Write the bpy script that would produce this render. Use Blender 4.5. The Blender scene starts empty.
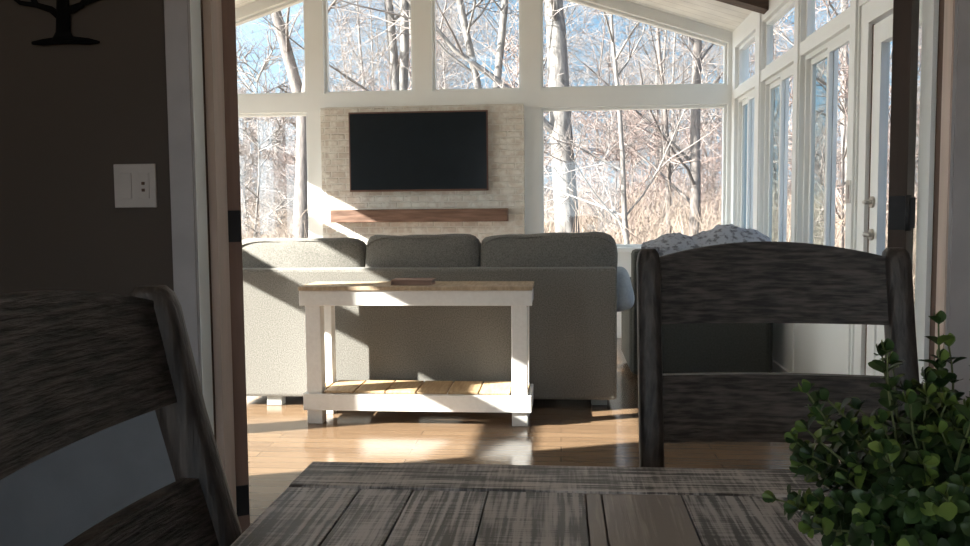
import bpy, bmesh, math, random
from mathutils import Vector, Matrix, noise
C = bpy.context.scene.collection
R = math.radians
PI = math.pi
random.seed(7)

# ---------------------------------------------------------------- materials
def mat(name, col, rough=.6, col2=None, nscale=8., stretch=(1, 1, 1), bump=0., bscale=None, metal=0., spec=.5,
        lo=.35, hi=.65, detail=6., coat=0., sheen=0.):
    m = bpy.data.materials.new(name); m.use_nodes = True
    nt = m.node_tree; n = nt.nodes; l = nt.links
    b = n['Principled BSDF']
    b.inputs['Roughness'].default_value = rough; b.inputs['Metallic'].default_value = metal
    b.inputs['Specular IOR Level'].default_value = spec
    b.inputs['Coat Weight'].default_value = coat; b.inputs['Sheen Weight'].default_value = sheen
    b.inputs['Base Color'].default_value = (*col, 1)
    if col2 is None: col2 = tuple(c * .88 for c in col)
    tc = n.new('ShaderNodeTexCoord'); mp = n.new('ShaderNodeMapping'); mp.inputs['Scale'].default_value = stretch
    l.new(tc.outputs['Object'], mp.inputs['Vector'])
    no = n.new('ShaderNodeTexNoise'); no.inputs['Scale'].default_value = nscale; no.inputs['Detail'].default_value = detail
    l.new(mp.outputs['Vector'], no.inputs['Vector'])
    cr = n.new('ShaderNodeValToRGB')
    cr.color_ramp.elements[0].position = lo; cr.color_ramp.elements[1].position = hi
    cr.color_ramp.elements[0].color = (*col2, 1); cr.color_ramp.elements[1].color = (*col, 1)
    l.new(no.outputs['Fac'], cr.inputs['Fac']); l.new(cr.outputs['Color'], b.inputs['Base Color'])
    if bump:
        n2 = n.new('ShaderNodeTexNoise'); n2.inputs['Scale'].default_value = bscale or nscale; n2.inputs['Detail'].default_value = 6
        l.new(mp.outputs['Vector'], n2.inputs['Vector'])
        bp = n.new('ShaderNodeBump'); bp.inputs['Strength'].default_value = bump; bp.inputs['Distance'].default_value = .01
        l.new(n2.outputs['Fac'], bp.inputs['Height']); l.new(bp.outputs['Normal'], b.inputs['Normal'])
    return m

def glass_mat(name, tint=(1, 1, 1), refl=.06):
    m = bpy.data.materials.new(name); m.use_nodes = True
    nt = m.node_tree; n = nt.nodes; l = nt.links
    n.remove(n['Principled BSDF'])
    t = n.new('ShaderNodeBsdfTransparent'); t.inputs['Color'].default_value = (*tint, 1)
    g = n.new('ShaderNodeBsdfGlossy'); g.inputs['Roughness'].default_value = .02
    mx = n.new('ShaderNodeMixShader'); mx.inputs['Fac'].default_value = refl
    l.new(t.outputs[0], mx.inputs[1]); l.new(g.outputs[0], mx.inputs[2])
    l.new(mx.outputs[0], n['Material Output'].inputs['Surface'])
    return m

def plank_mat(name, c1, c2, mortar, length, width, rough, rot=0., gap=.004, grain=(1.5, 22, 1), bump=.15):
    m = bpy.data.materials.new(name); m.use_nodes = True
    nt = m.node_tree; n = nt.nodes; l = nt.links; b = n['Principled BSDF']
    b.inputs['Roughness'].default_value = rough
    tc = n.new('ShaderNodeTexCoord'); mp = n.new('ShaderNodeMapping'); mp.inputs['Rotation'].default_value = (0, 0, rot)
    l.new(tc.outputs['Object'], mp.inputs['Vector'])
    br = n.new('ShaderNodeTexBrick'); br.inputs['Scale'].default_value = 1
    br.inputs['Brick Width'].default_value = length; br.inputs['Row Height'].default_value = width
    br.inputs['Mortar Size'].default_value = gap; br.inputs['Bias'].default_value = 0
    br.inputs['Color1'].default_value = (*c1, 1); br.inputs['Color2'].default_value = (*c2, 1); br.inputs['Mortar'].default_value = (*mortar, 1)
    l.new(mp.outputs['Vector'], br.inputs['Vector'])
    m2 = n.new('ShaderNodeMapping'); m2.inputs['Scale'].default_value = grain; l.new(mp.outputs['Vector'], m2.inputs['Vector'])
    no = n.new('ShaderNodeTexNoise'); no.inputs['Scale'].default_value = 3; no.inputs['Detail'].default_value = 8
    l.new(m2.outputs['Vector'], no.inputs['Vector'])
    mr = n.new('ShaderNodeMapRange'); mr.inputs['To Min'].default_value = .65; mr.inputs['To Max'].default_value = 1.3
    l.new(no.outputs['Fac'], mr.inputs['Value'])
    mx = n.new('ShaderNodeVectorMath'); mx.operation = 'SCALE'
    l.new(br.outputs['Color'], mx.inputs[0]); l.new(mr.outputs['Result'], mx.inputs['Scale'])
    l.new(mx.outputs['Vector'], b.inputs['Base Color'])
    bp = n.new('ShaderNodeBump'); bp.inputs['Strength'].default_value = bump; bp.inputs['Distance'].default_value = .005
    l.new(no.outputs['Fac'], bp.inputs['Height']); l.new(bp.outputs['Normal'], b.inputs['Normal'])
    return m

def brick_mat(name):
    m = bpy.data.materials.new(name); m.use_nodes = True
    nt = m.node_tree; n = nt.nodes; l = nt.links; b = n['Principled BSDF']
    b.inputs['Roughness'].default_value = .9
    tc = n.new('ShaderNodeTexCoord'); mp = n.new('ShaderNodeMapping'); mp.inputs['Rotation'].default_value = (-PI / 2, 0, 0)
    l.new(tc.outputs['Object'], mp.inputs['Vector'])
    br = n.new('ShaderNodeTexBrick'); br.inputs['Scale'].default_value = 1
    br.inputs['Brick Width'].default_value = .13; br.inputs['Row Height'].default_value = .055; br.inputs['Mortar Size'].default_value = .008
    br.inputs['Mortar Smooth'].default_value = .4
    br.inputs['Color1'].default_value = (.64, .59, .52, 1); br.inputs['Color2'].default_value = (.54, .48, .42, 1); br.inputs['Mortar'].default_value = (.66, .63, .57, 1)
    l.new(mp.outputs['Vector'], br.inputs['Vector'])
    no = n.new('ShaderNodeTexNoise'); no.inputs['Scale'].default_value = 16; no.inputs['Detail'].default_value = 7
    l.new(tc.outputs['Object'], no.inputs['Vector'])
    cr = n.new('ShaderNodeValToRGB'); cr.color_ramp.elements[0].position = .42; cr.color_ramp.elements[1].position = .62
    l.new(no.outputs['Fac'], cr.inputs['Fac'])
    mx = n.new('ShaderNodeMix'); mx.data_type = 'RGBA'; l.new(cr.outputs['Color'], mx.inputs['Factor'])
    l.new(br.outputs['Color'], mx.inputs['A']); mx.inputs['B'].default_value = (.72, .7, .64, 1)
    l.new(mx.outputs['Result'], b.inputs['Base Color'])
    bp = n.new('ShaderNodeBump'); bp.inputs['Strength'].default_value = .8; bp.inputs['Distance'].default_value = .02
    l.new(br.outputs['Fac'], bp.inputs['Height']); bp.invert = True
    b2 = n.new('ShaderNodeBump'); b2.inputs['Strength'].default_value = .6; b2.inputs['Distance'].default_value = .02
    l.new(no.outputs['Fac'], b2.inputs['Height']); l.new(bp.outputs['Normal'], b2.inputs['Normal'])
    l.new(b2.outputs['Normal'], b.inputs['Normal'])
    return m

def saw_wood(name, c1, c2, rough=.45, cross=95., axis='Y', strength=.5, patch=7.):
    """weathered plank: long grain plus rough-sawn marks running across it"""
    m = bpy.data.materials.new(name); m.use_nodes = True
    nt = m.node_tree; n = nt.nodes; l = nt.links; b = n['Principled BSDF']
    b.inputs['Roughness'].default_value = rough
    tc = n.new('ShaderNodeTexCoord')
    mw = n.new('ShaderNodeMapping'); mw.inputs['Scale'].default_value = (8, cross * 3.2, 5) if axis == 'Y' else (cross * 1.6, 14, 5)
    l.new(tc.outputs['Object'], mw.inputs['Vector'])
    w = n.new('ShaderNodeTexNoise'); w.inputs['Scale'].default_value = 1.; w.inputs['Detail'].default_value = 5; w.inputs['Distortion'].default_value = .6
    l.new(mw.outputs['Vector'], w.inputs['Vector'])
    mp = n.new('ShaderNodeMapping'); mp.inputs['Scale'].default_value = (170, 7, 10) if axis == 'Y' else (7, 230, 10)
    l.new(tc.outputs['Object'], mp.inputs['Vector'])
    g = n.new('ShaderNodeTexNoise'); g.inputs['Scale'].default_value = 1.; g.inputs['Detail'].default_value = 8; g.inputs['Distortion'].default_value = .4
    l.new(mp.outputs['Vector'], g.inputs['Vector'])
    pn = n.new('ShaderNodeTexNoise'); pn.inputs['Scale'].default_value = patch; pn.inputs['Detail'].default_value = 3
    l.new(tc.outputs['Object'], pn.inputs['Vector'])
    a = n.new('ShaderNodeMath'); a.operation = 'MULTIPLY'; l.new(w.outputs['Fac'], a.inputs[0]); l.new(pn.outputs['Fac'], a.inputs[1])
    s = n.new('ShaderNodeMath'); s.operation = 'MULTIPLY_ADD'; l.new(a.outputs[0], s.inputs[0]); s.inputs[1].default_value = strength * 1.5
    l.new(g.outputs['Fac'], s.inputs[2])
    cr = n.new('ShaderNodeValToRGB'); cr.color_ramp.elements[0].position = .62; cr.color_ramp.elements[1].position = .80
    cr.color_ramp.elements[0].color = (*c1, 1); cr.color_ramp.elements[1].color = (*c2, 1)
    l.new(s.outputs[0], cr.inputs['Fac']); l.new(cr.outputs['Color'], b.inputs['Base Color'])
    bp = n.new('ShaderNodeBump'); bp.inputs['Strength'].default_value = .35; bp.inputs['Distance'].default_value = .002
    l.new(s.outputs[0], bp.inputs['Height']); l.new(bp.outputs['Normal'], b.inputs['Normal'])
    return m

M = {}
M['white'] = mat('white_paint', (.83, .85, .84), .45, (.805, .825, .815), 3)
M['ceil'] = plank_mat('white_boards', (.86, .86, .82), (.83, .83, .79), (.55, .55, .52), 3., .14, .5, 0, .004, (1, 1, 1), .02)
M['taupe'] = mat('dark_taupe_paint', (.078, .062, .052), .8, (.073, .058, .048), 2)
M['wains'] = mat('grey_wainscot', (.21, .22, .245), .6)
M['casing'] = mat('grey_white_trim', (.42, .40, .41), .5)
M['brick'] = brick_mat('whitewashed_brick')
M['floor'] = plank_mat('oak_floor', (.185, .122, .074), (.145, .093, .056), (.09, .058, .036), 1.4, .083, .15, 0, .0025, (1.5, 26, 1), .08)
M['mantel'] = mat('mantel_wood', (.215, .125, .088), .8, (.11, .06, .04), 5, (1, 6, 8), .5)
M['darkbeam'] = mat('dark_beam_wood', (.075, .038, .022), .6, (.04, .02, .012), 5, (1, 6, 8), .3)
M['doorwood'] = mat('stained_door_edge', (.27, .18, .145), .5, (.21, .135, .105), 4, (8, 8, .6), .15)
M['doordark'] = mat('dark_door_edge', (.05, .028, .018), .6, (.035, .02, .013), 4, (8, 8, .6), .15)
M['tanwood'] = mat('bare_jamb_wood', (.64, .50, .43), .6, (.54, .43, .36), 4, (8, 8, .6), .15)
M['brownstrip'] = mat('brown_weatherstrip', (.10, .05, .03), .7)
M['black'] = mat('black_metal', (.01, .01, .013), .6)
M['blackart'] = mat('matte_black_iron', (.004, .004, .0045), .85, spec=.1)
M['screen'] = mat('television_glass', (.012, .017, .022), .22, spec=.3)
M['bezel'] = mat('bronze_bezel', (.16, .085, .06), .4, metal=.4)
M['plate'] = mat('ivory_plastic', (.50, .46, .44), .45)
M['nickel'] = mat('satin_nickel', (.6, .58, .54), .3, metal=.9)
M['sofa'] = mat('grey_tweed', (.205, .198, .178), .95, (.12, .115, .103), 160, bump=.4, bscale=200, sheen=.15, detail=3)
M['sofafoot'] = mat('pale_foot', (.42, .44, .43), .5)
M['tabwhite'] = mat('distressed_white', (.80, .79, .77), .55, (.76, .75, .73), 9, (6, 1, 6), .15)
M['pine'] = mat('pine_board', (.52, .37, .21), .6, (.40, .27, .15), 6, (12, 1.5, 4), .2)
M['pine2'] = mat('pine_board_grey', (.46, .36, .25), .6, (.33, .25, .17), 6, (12, 1.5, 4), .2)
M['book'] = mat('brown_cover', (.30, .19, .15), .6)
M['paper'] = mat('paper', (.7, .66, .58), .8)
M['teal'] = mat('dark_teal_fabric', (.062, .064, .056), .9, (.046, .048, .042), 90, bump=.3)
M['throw'] = mat('grey_fur_throw', (.66, .68, .73), .95, (.26, .26, .29), 30, bump=1., bscale=60, lo=.36, hi=.50)
M['pillow'] = mat('blue_grey_linen', (.42, .47, .52), .9, (.36, .41, .46), 60, bump=.2)
M['creampil'] = mat('cream_linen', (.8, .76, .68), .9)
M['chair'] = mat('brushed_dark_wood', (.082, .068, .062), .5, (.009, .0075, .007), 7, (3, 10, 26), .6, lo=.38, hi=.66)
M['chairpost'] = mat('brushed_dark_wood_upright', (.058, .048, .044), .5, (.016, .013, .0125), 7, (16, 16, 1.6), .35)
M['t_grey'] = saw_wood('sawn_grey_wood', (.02, .018, .019), (.50, .47, .48), .34)
M['t_grey2'] = saw_wood('sawn_charcoal_wood', (.018, .015, .015), (.42, .39, .39), .36, 130, patch=11)
M['t_smooth'] = saw_wood('smooth_taupe_wood', (.21, .175, .155), (.36, .31, .275), .34, 20, strength=.15)
M['t_end'] = saw_wood('sawn_end_board', (.025, .021, .02), (.55, .51, .50), .4, 120, axis='X', patch=14)
M['t_seam'] = mat('seam', (.01, .008, .008), .8)
M['leaf'] = mat('boxwood_leaf', (.032, .068, .016), .5, (.012, .030, .008), 30, lo=.4, hi=.6)
M['leafnew'] = mat('boxwood_new_leaf', (.13, .19, .04), .5, (.08, .13, .025), 30)
M['stem'] = mat('green_stem', (.09, .11, .04), .6)
M['pot'] = mat('grey_clay', (.3, .28, .26), .7)
M['soil'] = mat('moss', (.03, .035, .015), .9)
M['glass'] = glass_mat('window_glass', (.97, .985, .98), .05)
M['screenmesh'] = glass_mat('insect_screen', (.72, .78, .79), .02)
M['bark'] = mat('pale_bark', (0.21, 0.198, 0.187), .9, (0.088, 0.082, 0.08), 3.2, (5, 5, 1), .8)
M['bark2'] = mat('brown_bark', (0.158, 0.137, 0.126), .9, (0.079, 0.068, 0.065), 5, (5, 5, 1), .8)
M['twig'] = mat('pale_twig', (0.216, 0.191, 0.180), .9, (0.122, 0.108, 0.104), 2)
M['twig2'] = mat('reddish_twig', (0.245, 0.187, 0.169), .9, (0.158, 0.119, 0.108), 2)
M['brush'] = mat('dry_brush', (.27, .215, .17), .9, (.16, .125, .105), 1.2)
M['litter'] = mat('leaf_litter', (0.230, 0.180, 0.130), .95, (0.158, 0.122, 0.086), 6, bump=.5)
M['deck'] = plank_mat('deck_boards', (.62, .60, .56), (.56, .54, .50), (.2, .2, .19), 3.6, .14, .7)
M['rail'] = mat('blue_grey_rail', (.26, .36, .44), .6)
M['shingle'] = mat('roof_shingle', (.12, .11, .1), .9)
M['siding'] = mat('siding', (.6, .6, .57), .7)

# ---------------------------------------------------------------- mesh helpers
def box(bm, x0, x1, y0, y1, z0, z1, bev=0., mi=0):
    vs = [bm.verts.new((x, y, z)) for x in (x0, x1) for y in (y0, y1) for z in (z0, z1)]
    fs = []
    for q in ((0, 1, 3, 2), (4, 6, 7, 5), (0, 4, 5, 1), (2, 3, 7, 6), (0, 2, 6, 4), (1, 5, 7, 3)):
        f = bm.faces.new([vs[i] for i in q]); f.material_index = mi; fs.append(f)
    if bev:
        es = list({e for f in fs for e in f.edges})
        r = bmesh.ops.bevel(bm, geom=es, offset=bev, segments=2, affect='EDGES', profile=.5)
        for f in r['faces']: f.material_index = mi
    return vs

def prism(bm, pts, y0, y1):
    """polygon in the x-z plane pushed along y"""
    a = [bm.verts.new((x, y0, z)) for x, z in pts]; b = [bm.verts.new((x, y1, z)) for x, z in pts]
    n = len(pts); bm.faces.new(a); bm.faces.new(b[::-1])
    for i in range(n): bm.faces.new((a[i], b[i], b[(i + 1) % n], a[(i + 1) % n]))

def rbox(bm, c, s, p=5., n=8, puff=0., wob=0., seed=0., rot=None):
    """rounded, cushion-like block; s = half sizes"""
    t = bmesh.new(); bmesh.ops.create_cube(t, size=2)
    bmesh.ops.subdivide_edges(t, edges=t.edges[:], cuts=n, use_grid_fill=True)
    mp = {}
    for v in t.verts:
        x, y, z = v.co
        k = (abs(x) ** p + abs(y) ** p + abs(z) ** p) ** (1 / p)
        x, y, z = x / k, y / k, z / k
        q = Vector((x * s[0], y * s[1] * (1 + puff * (1 - x * x) * (1 - z * z)), z * s[2]))
        if wob: q += noise.noise_vector(Vector((q.x * 6 + seed, q.y * 6, q.z * 6))) * wob
        if rot is not None: q = rot @ q
        mp[v] = bm.verts.new(q + Vector(c))
    for f in t.faces: bm.faces.new([mp[v] for v in f.verts]).smooth = True
    t.free()

def tube(bm, pts, rads, sides=8, cap=True, flat=None, sm=True):
    rings = []
    prev = None
    for i, p in enumerate(pts):
        p = Vector(p)
        d = (Vector(pts[min(i + 1, len(pts) - 1)]) - Vector(pts[max(i - 1, 0)])).normalized()
        u = prev if prev is not None else (Vector((0, 1, 0)) if abs(d.y) < .9 else Vector((1, 0, 0)))
        u = (u - d * u.dot(d)).normalized(); prev = u
        w = d.cross(u)
        r = rads[i] if isinstance(rads, (list, tuple)) else rads
        ring = []
        for k in range(sides):
            a = 2 * PI * k / sides
            o = u * (math.cos(a) * r) + w * (math.sin(a) * r)
            if flat: o.y *= flat
            ring.append(bm.verts.new(p + o))
        rings.append(ring)
    for a, b in zip(rings, rings[1:]):
        for k in range(sides):
            f = bm.faces.new((a[k], a[(k + 1) % sides], b[(k + 1) % sides], b[k])); f.smooth = sm
    if cap:
        bm.faces.new(rings[0][::-1]); bm.faces.new(rings[-1])

def lathe(bm, prof, c=(0, 0), seg=28):
    rings = [[bm.verts.new((c[0] + r * math.cos(2 * PI * k / seg), c[1] + r * math.sin(2 * PI * k / seg), z)) for k in range(seg)] for r, z in prof]
    for a, b in zip(rings, rings[1:]):
        for k in range(seg): bm.faces.new((a[k], a[(k + 1) % seg], b[(k + 1) % seg], b[k])).smooth = True
    bm.faces.new(rings[0][::-1]); bm.faces.new(rings[-1])

def obj(name, bm, m, parent=None, world=True):
    """link one mesh; vertices given in world space are moved into the parent's space"""
    bmesh.ops.recalc_face_normals(bm, faces=bm.faces[:])
    if parent is not None and world:
        off = parent.matrix_basis.inverted()
        pp = parent.parent
        mm = off if pp is None else off @ pp.matrix_basis.inverted()
        bmesh.ops.transform(bm, matrix=mm, verts=bm.verts[:])
    me = bpy.data.meshes.new(name); bm.to_mesh(me); bm.free()
    for x in (m if isinstance(m, (list, tuple)) else [m]): me.materials.append(x)
    o = bpy.data.objects.new(name, me); C.objects.link(o)
    if parent is not None: o.parent = parent
    return o

def tag(o, label, cat, group=None, kind=None):
    o['label'] = label; o['category'] = cat
    if group: o['group'] = group
    if kind: o['kind'] = kind
    return o

def thing(name, label, cat, loc=(0, 0, 0), rz=0., group=None):
    o = bpy.data.objects.new(name, None); C.objects.link(o)
    o.location = loc; o.rotation_euler = (0, 0, rz)
    o.matrix_basis = Matrix.Translation(loc) @ Matrix.Rotation(rz, 4, 'Z')
    o.empty_display_size = .1
    return tag(o, label, cat, group)

def struct(name, bm, m, parent=None, label=None):
    o = obj(name, bm, m, parent)
    if parent is None: o['kind'] = 'structure'; o['label'] = label or name.replace('_', ' '); o['category'] = name.split('_')[0]
    return o

B = bmesh.new

# ---------------------------------------------------------------- camera, light, world
F = 850.
cam = bpy.data.objects.new('camera', bpy.data.cameras.new('camera')); C.objects.link(cam)
cam.matrix_world = Matrix.Translation((0, 0, 1.11)) @ (Matrix.Rotation(R(5.1), 4, 'Z') @ Matrix.Rotation(PI / 2 - R(4.05), 4, 'X') @ Matrix.Rotation(R(-.5), 4, 'Z'))
cam.data.sensor_width = 36; cam.data.lens = 36 * F / 970; cam.data.clip_start = .02; cam.data.clip_end = 600
bpy.context.scene.camera = cam

sun = bpy.data.objects.new('sun', bpy.data.lights.new('sun', 'SUN')); C.objects.link(sun)
sun.rotation_euler = Vector((.8, .3, -.416)).to_track_quat('-Z', 'Y').to_euler()
sun.data.energy = 17.5; sun.data.angle = R(.5); sun.data.color = (1, .94, .86)

SKY, GLOW = .48, 2.6
w = bpy.data.worlds.new('sky'); bpy.context.scene.world = w; w.use_nodes = True
nt = w.node_tree; n = nt.nodes; l = nt.links
bg = n['Background']
tc = n.new('ShaderNodeTexCoord'); sx = n.new('ShaderNodeSeparateXYZ'); l.new(tc.outputs['Generated'], sx.inputs[0])
cr = n.new('ShaderNodeValToRGB'); l.new(sx.outputs['Z'], cr.inputs['Fac'])
e = cr.color_ramp.elements
e[0].position = 0.; e[0].color = (.62, .80, .95, 1); e[1].position = .6; e[1].color = (.20, .42, .85, 1)
k = e.new(.16); k.color = (.34, .64, .92, 1)
# the sky is brighter around the sun, as a real one is
dt = n.new('ShaderNodeVectorMath'); dt.operation = 'DOT_PRODUCT'; l.new(tc.outputs['Generated'], dt.inputs[0])
dt.inputs[1].default_value = Vector((-.8, -.3, .416)).normalized()
g0 = n.new('ShaderNodeMapRange'); g0.interpolation_type = 'SMOOTHERSTEP'; g0.inputs['From Min'].default_value = -.25; g0.inputs['From Max'].default_value = 1
g0.inputs['To Min'].default_value = SKY; g0.inputs['To Max'].default_value = GLOW
l.new(dt.outputs['Value'], g0.inputs['Value'])
l.new(g0.outputs['Result'], bg.inputs['Strength'])
gm = n.new('ShaderNodeMapRange'); gm.inputs['From Min'].default_value = -.2; gm.inputs['From Max'].default_value = .9; l.new(dt.outputs['Value'], gm.inputs['Value'])
mx = n.new('ShaderNodeMix'); mx.data_type = 'RGBA'; l.new(gm.outputs['Result'], mx.inputs['Factor'])
l.new(cr.outputs['Color'], mx.inputs['A']); mx.inputs['B'].default_value = (.90, .93, .94, 1)
l.new(mx.outputs['Result'], bg.inputs['Color'])

vs = bpy.context.scene.view_settings
vs.view_transform = 'Standard'; vs.look = 'None'; vs.gamma = 1; vs.use_curve_mapping = False; vs.exposure = 1.28

# ---------------------------------------------------------------- shell of the sunroom
XL, XR, YN, YF = -3.89, 1.457, 2.32, 7.5     # inner faces
XC = (XL + XR) / 2; SL = .32
EZ = 2.62                                     # ceiling height at the eaves
def cz(x): return EZ + SL * (XR - XC - abs(x - XC))

bm = B(); box(bm, -3.95, 3.0, -3.1, 7.65, -.12, 0); struct('floor', bm, M['floor'], label='glossy brown hardwood floor running through both rooms')
bm = B(); th = .18; dx = .452
prism(bm, [(XL - dx, cz(XL - dx)), (XC, cz(XC)), (XR + .2, cz(XR + .2)), (XR + .2, cz(XR + .2) + th), (XC, cz(XC) + th), (XL - dx, cz(XL - dx) + th)], YN - .13, YF + .45)
struct('ceiling', bm, M['ceil'], label='white boarded gable ceiling of the sunroom')

# back wall: kneewall, posts, transom, rake boards
bm = B(); y0, y1 = YF, YF + .15
box(bm, XL - .14, XR + .14, y0 - .002, y1 + .004, 0, .80)
def panetop(x): return 2.54 + SL * (XR - .037 - XC - abs(x - XC))
for a, b_, lo in ((XL - .14, XL + .06, .8), (-2.256, -2.093, .8), (-.335, -.17, .8), (XR - .032, XR + .14, .8)):
    prism(bm, [(a, lo), (b_, lo), (b_, cz(b_) + .02), (a, cz(a) + .02)], y0, y1)
prism(bm, [(-1.29, 2.1), (-1.12, 2.1), (-1.12, cz(-1.12)), (XC, cz(XC)), (-1.29, cz(-1.29))], y0, y1)
box(bm, XL, XR, y0 - .006, y1 + .003, 2.02, 2.18)
box(bm, -2.2, -.25, y0 + .02, y1 - .02, .7, 2.1)
prism(bm, [(XL, panetop(XL)), (XC, panetop(XC)), (XR, panetop(XR)), (XR, cz(XR) + .03), (XC, cz(XC) + .03), (XL, cz(XL) + .03)], y0 - .003, y1 + .006)
struct('wall_back', bm, M['white'], label='white gable wall of windows behind the television')
bm = B()
box(bm, XL, -2.115, YF - .05, YF + .02, .755, .80, .008); box(bm, -.31, XR, YF - .05, YF + .02, .755, .80, .008)
struct('trim_1', bm, M['white'], label='white window sill along the gable wall')

wn = [0]
def window_poly(pts, y, lab):
    """frame ring and glass for an opening given as an x-z polygon"""
    wn[0] += 1
    cx = sum(p[0] for p in pts) / len(pts); czz = sum(p[1] for p in pts) / len(pts)
    def inset(d):
        out = []
        n_ = len(pts)
        for i in range(n_):
            p0, p1, p2 = Vector(pts[i - 1]), Vector(pts[i]), Vector(pts[(i + 1) % n_])
            e1 = (p1 - p0).normalized(); e2 = (p2 - p1).normalized()
            n1 = Vector((-e1.y, e1.x)); n2 = Vector((-e2.y, e2.x))
            if n1.dot(Vector((cx, czz)) - p1) < 0: n1 = -n1
            if n2.dot(Vector((cx, czz)) - p1) < 0: n2 = -n2
            den = 1 + n1.dot(n2); out.append(p1 + (n1 + n2) * (d / den))
        return out
    bm = B(); inn = inset(.022)
    n_ = len(pts)
    for i in range(n_):
        j = (i + 1) % n_
        prism(bm, [tuple(pts[i]), tuple(pts[j]), tuple(inn[j]), tuple(inn[i])], y + .05, y + .11)
    o = struct('window_%d' % wn[0], bm, M['white'], label=lab)
    bm = B(); prism(bm, [tuple(p) for p in inn], y + .075, y + .083)
    obj('pane', bm, M['glass'], o)
    return o
window_poly([(XL + .06, .8), (-2.256, .8), (-2.256, 2.02), (XL + .06, 2.02)], YF, 'large lower gable window left of the brick')
window_poly([(-.17, .8), (XR - .032, .8), (XR - .032, 2.02), (-.17, 2.02)], YF, 'large lower gable window right of the brick')
for a, b_, lab in ((XL + .06, -2.256, 'sloped upper gable pane furthest left'), (-2.093, -1.29, 'tall upper gable pane over the left of the television'),
                   (-1.12, -.335, 'tall upper gable pane over the right of the television'), (-.17, XR - .032, 'sloped upper gable pane furthest right')):
    window_poly([(a, 2.18), (b_, 2.18), (b_, panetop(b_)), (a, panetop(a))], YF, lab)

# side walls with tall glazed bays
def side_wall(name, X, out, bays, rail, lab, low=.10):
    """X inner face, out = +1/-1 towards outside; bays = list of (y0,y1)"""
    xa, xb = sorted((X, X + .14 * out))
    bm = B(); ys = [YN - .13] + [v for b_ in bays for v in b_] + [YF + .15]
    for i in range(0, len(ys), 2): box(bm, xa, xb, ys[i], ys[i + 1], 0, EZ + .02)
    for (p, q) in bays:
        box(bm, xa, xb, p, q, 0, low)
        box(bm, xa, xb, p, q, rail[0], rail[1])
        box(bm, xa, xb, p, q, rail[2], EZ + .02)
    return struct(name, bm, M['white'], label=lab)
def frame_x(bm, X0, X1, y0, y1, z0, z1, wdt):
    box(bm, X0, X1, y0, y0 + wdt, z0, z1); box(bm, X0, X1, y1 - wdt, y1, z0, z1)
    box(bm, X0, X1, y0 + wdt, y1 - wdt, z0, z0 + wdt); box(bm, X0, X1, y0 + wdt, y1 - wdt, z1 - wdt, z1)
def side_window(X, out, y0, y1, z0, z1, lab, slider):
    wn[0] += 1
    o0 = .03 if out > 0 else .05
    a, b_ = sorted((X + o0 * out, X + (o0 + .045) * out))
    bm = B(); frame_x(bm, a, b_, y0, y1, z0, z1, .028)
    o = struct('window_%d' % wn[0], bm, M['white'], label=lab)
    c = X + (o0 + .023) * out
    if not slider:
        bm = B(); box(bm, c - .003, c + .003, y0 + .028, y1 - .028, z0 + .028, z1 - .028); obj('pane', bm, M['glass'], o)
    else:
        ym = (y0 + y1) / 2
        for (p, q, off) in ((y0 + .028, ym + .02, -.012), (ym - .02, y1 - .028, .014)):
            cc = c + off * out
            bm = B(); frame_x(bm, cc - .011, cc + .011, p, q, z0 + .028, z1 - .028, .035)
            s = obj('sash', bm, M['white'], o)
            bm = B(); box(bm, cc - .003, cc + .003, p + .035, q - .035, z0 + .063, z1 - .063); g = obj('pane', bm, M['glass'], s)
        bm = B(); cc = c + .0275 * out
        box(bm, cc - .001, cc + .001, ym, y1 - .028, z0 + .028, z1 - .028); obj('insect_screen', bm, M['screenmesh'], o)
    return o
RB = [(6.6, 7.38), (5.53, 6.43), (4.5, 5.41)]
LB = [(2.43, 3.28), (3.42, 4.4), (4.53, 5.4), (5.5, 6.06), (6.18, 7.2)]
bm = B()
WT = .08
ys = [YN - .13, 3.39, 4.38, 4.5, 5.41, 5.53, 6.43, 6.6, 7.38, YF + .15]
for i in range(0, len(ys), 2): box(bm, XR, XR + WT, ys[i], ys[i + 1], 0, EZ + .02)
for (p, q) in RB:
    box(bm, XR, XR + WT, p, q, 0, .62); box(bm, XR, XR + WT, p, q, 2.045, 2.125); box(bm, XR, XR + WT, p, q, 2.47, EZ + .02)
box(bm, XR, XR + WT, 3.39, 4.38, 2.10, 2.19); box(bm, XR, XR + WT, 3.39, 4.38, 2.47, EZ + .02)
struct('wall_right', bm, M['white'], label='white window wall on the right of the sunroom')
names = ['furthest', 'middle', 'nearest']
for i, (p, q) in enumerate(RB):
    side_window(XR, 1, p, q, .62, 2.045, 'tall sliding window in right wall, %s bay' % names[i], True)
    side_window(XR, 1, p, q, 2.125, 2.47, 'small transom pane in right wall, %s bay' % names[i], False)
side_window(XR, 1, 3.39, 4.38, 2.19, 2.47, 'transom pane over the patio door', False)
side_wall('wall_left', XL, -1, LB, (1.88, 1.96, 2.46), 'white window wall on the left of the sunroom', .25)
for (p, q), nm in zip(LB, ('first', 'second', 'third', 'fourth', 'fifth')):
    side_window(XL, -1, p, q, .25, 1.88, 'tall window in the left wall, %s bay from the doorway' % nm, False)
    side_window(XL, -1, p, q, 1.96, 2.46, 'transom pane in the left wall, %s bay from the doorway' % nm, False)
# proud interior post faces and rails on the right wall
bm = B()
for (p, q) in ((4.385, 4.495), (5.415, 5.525), (6.435, 6.595)): box(bm, XR - .012, XR + .001, p + .012, q - .012, .1, EZ - .02, .003)
box(bm, XR - .02, XR + .001, 4.40, 7.46, 0, .085, .004)
struct('trim_2', bm, M['white'], label='white battens and base trim on the right window wall')

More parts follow.
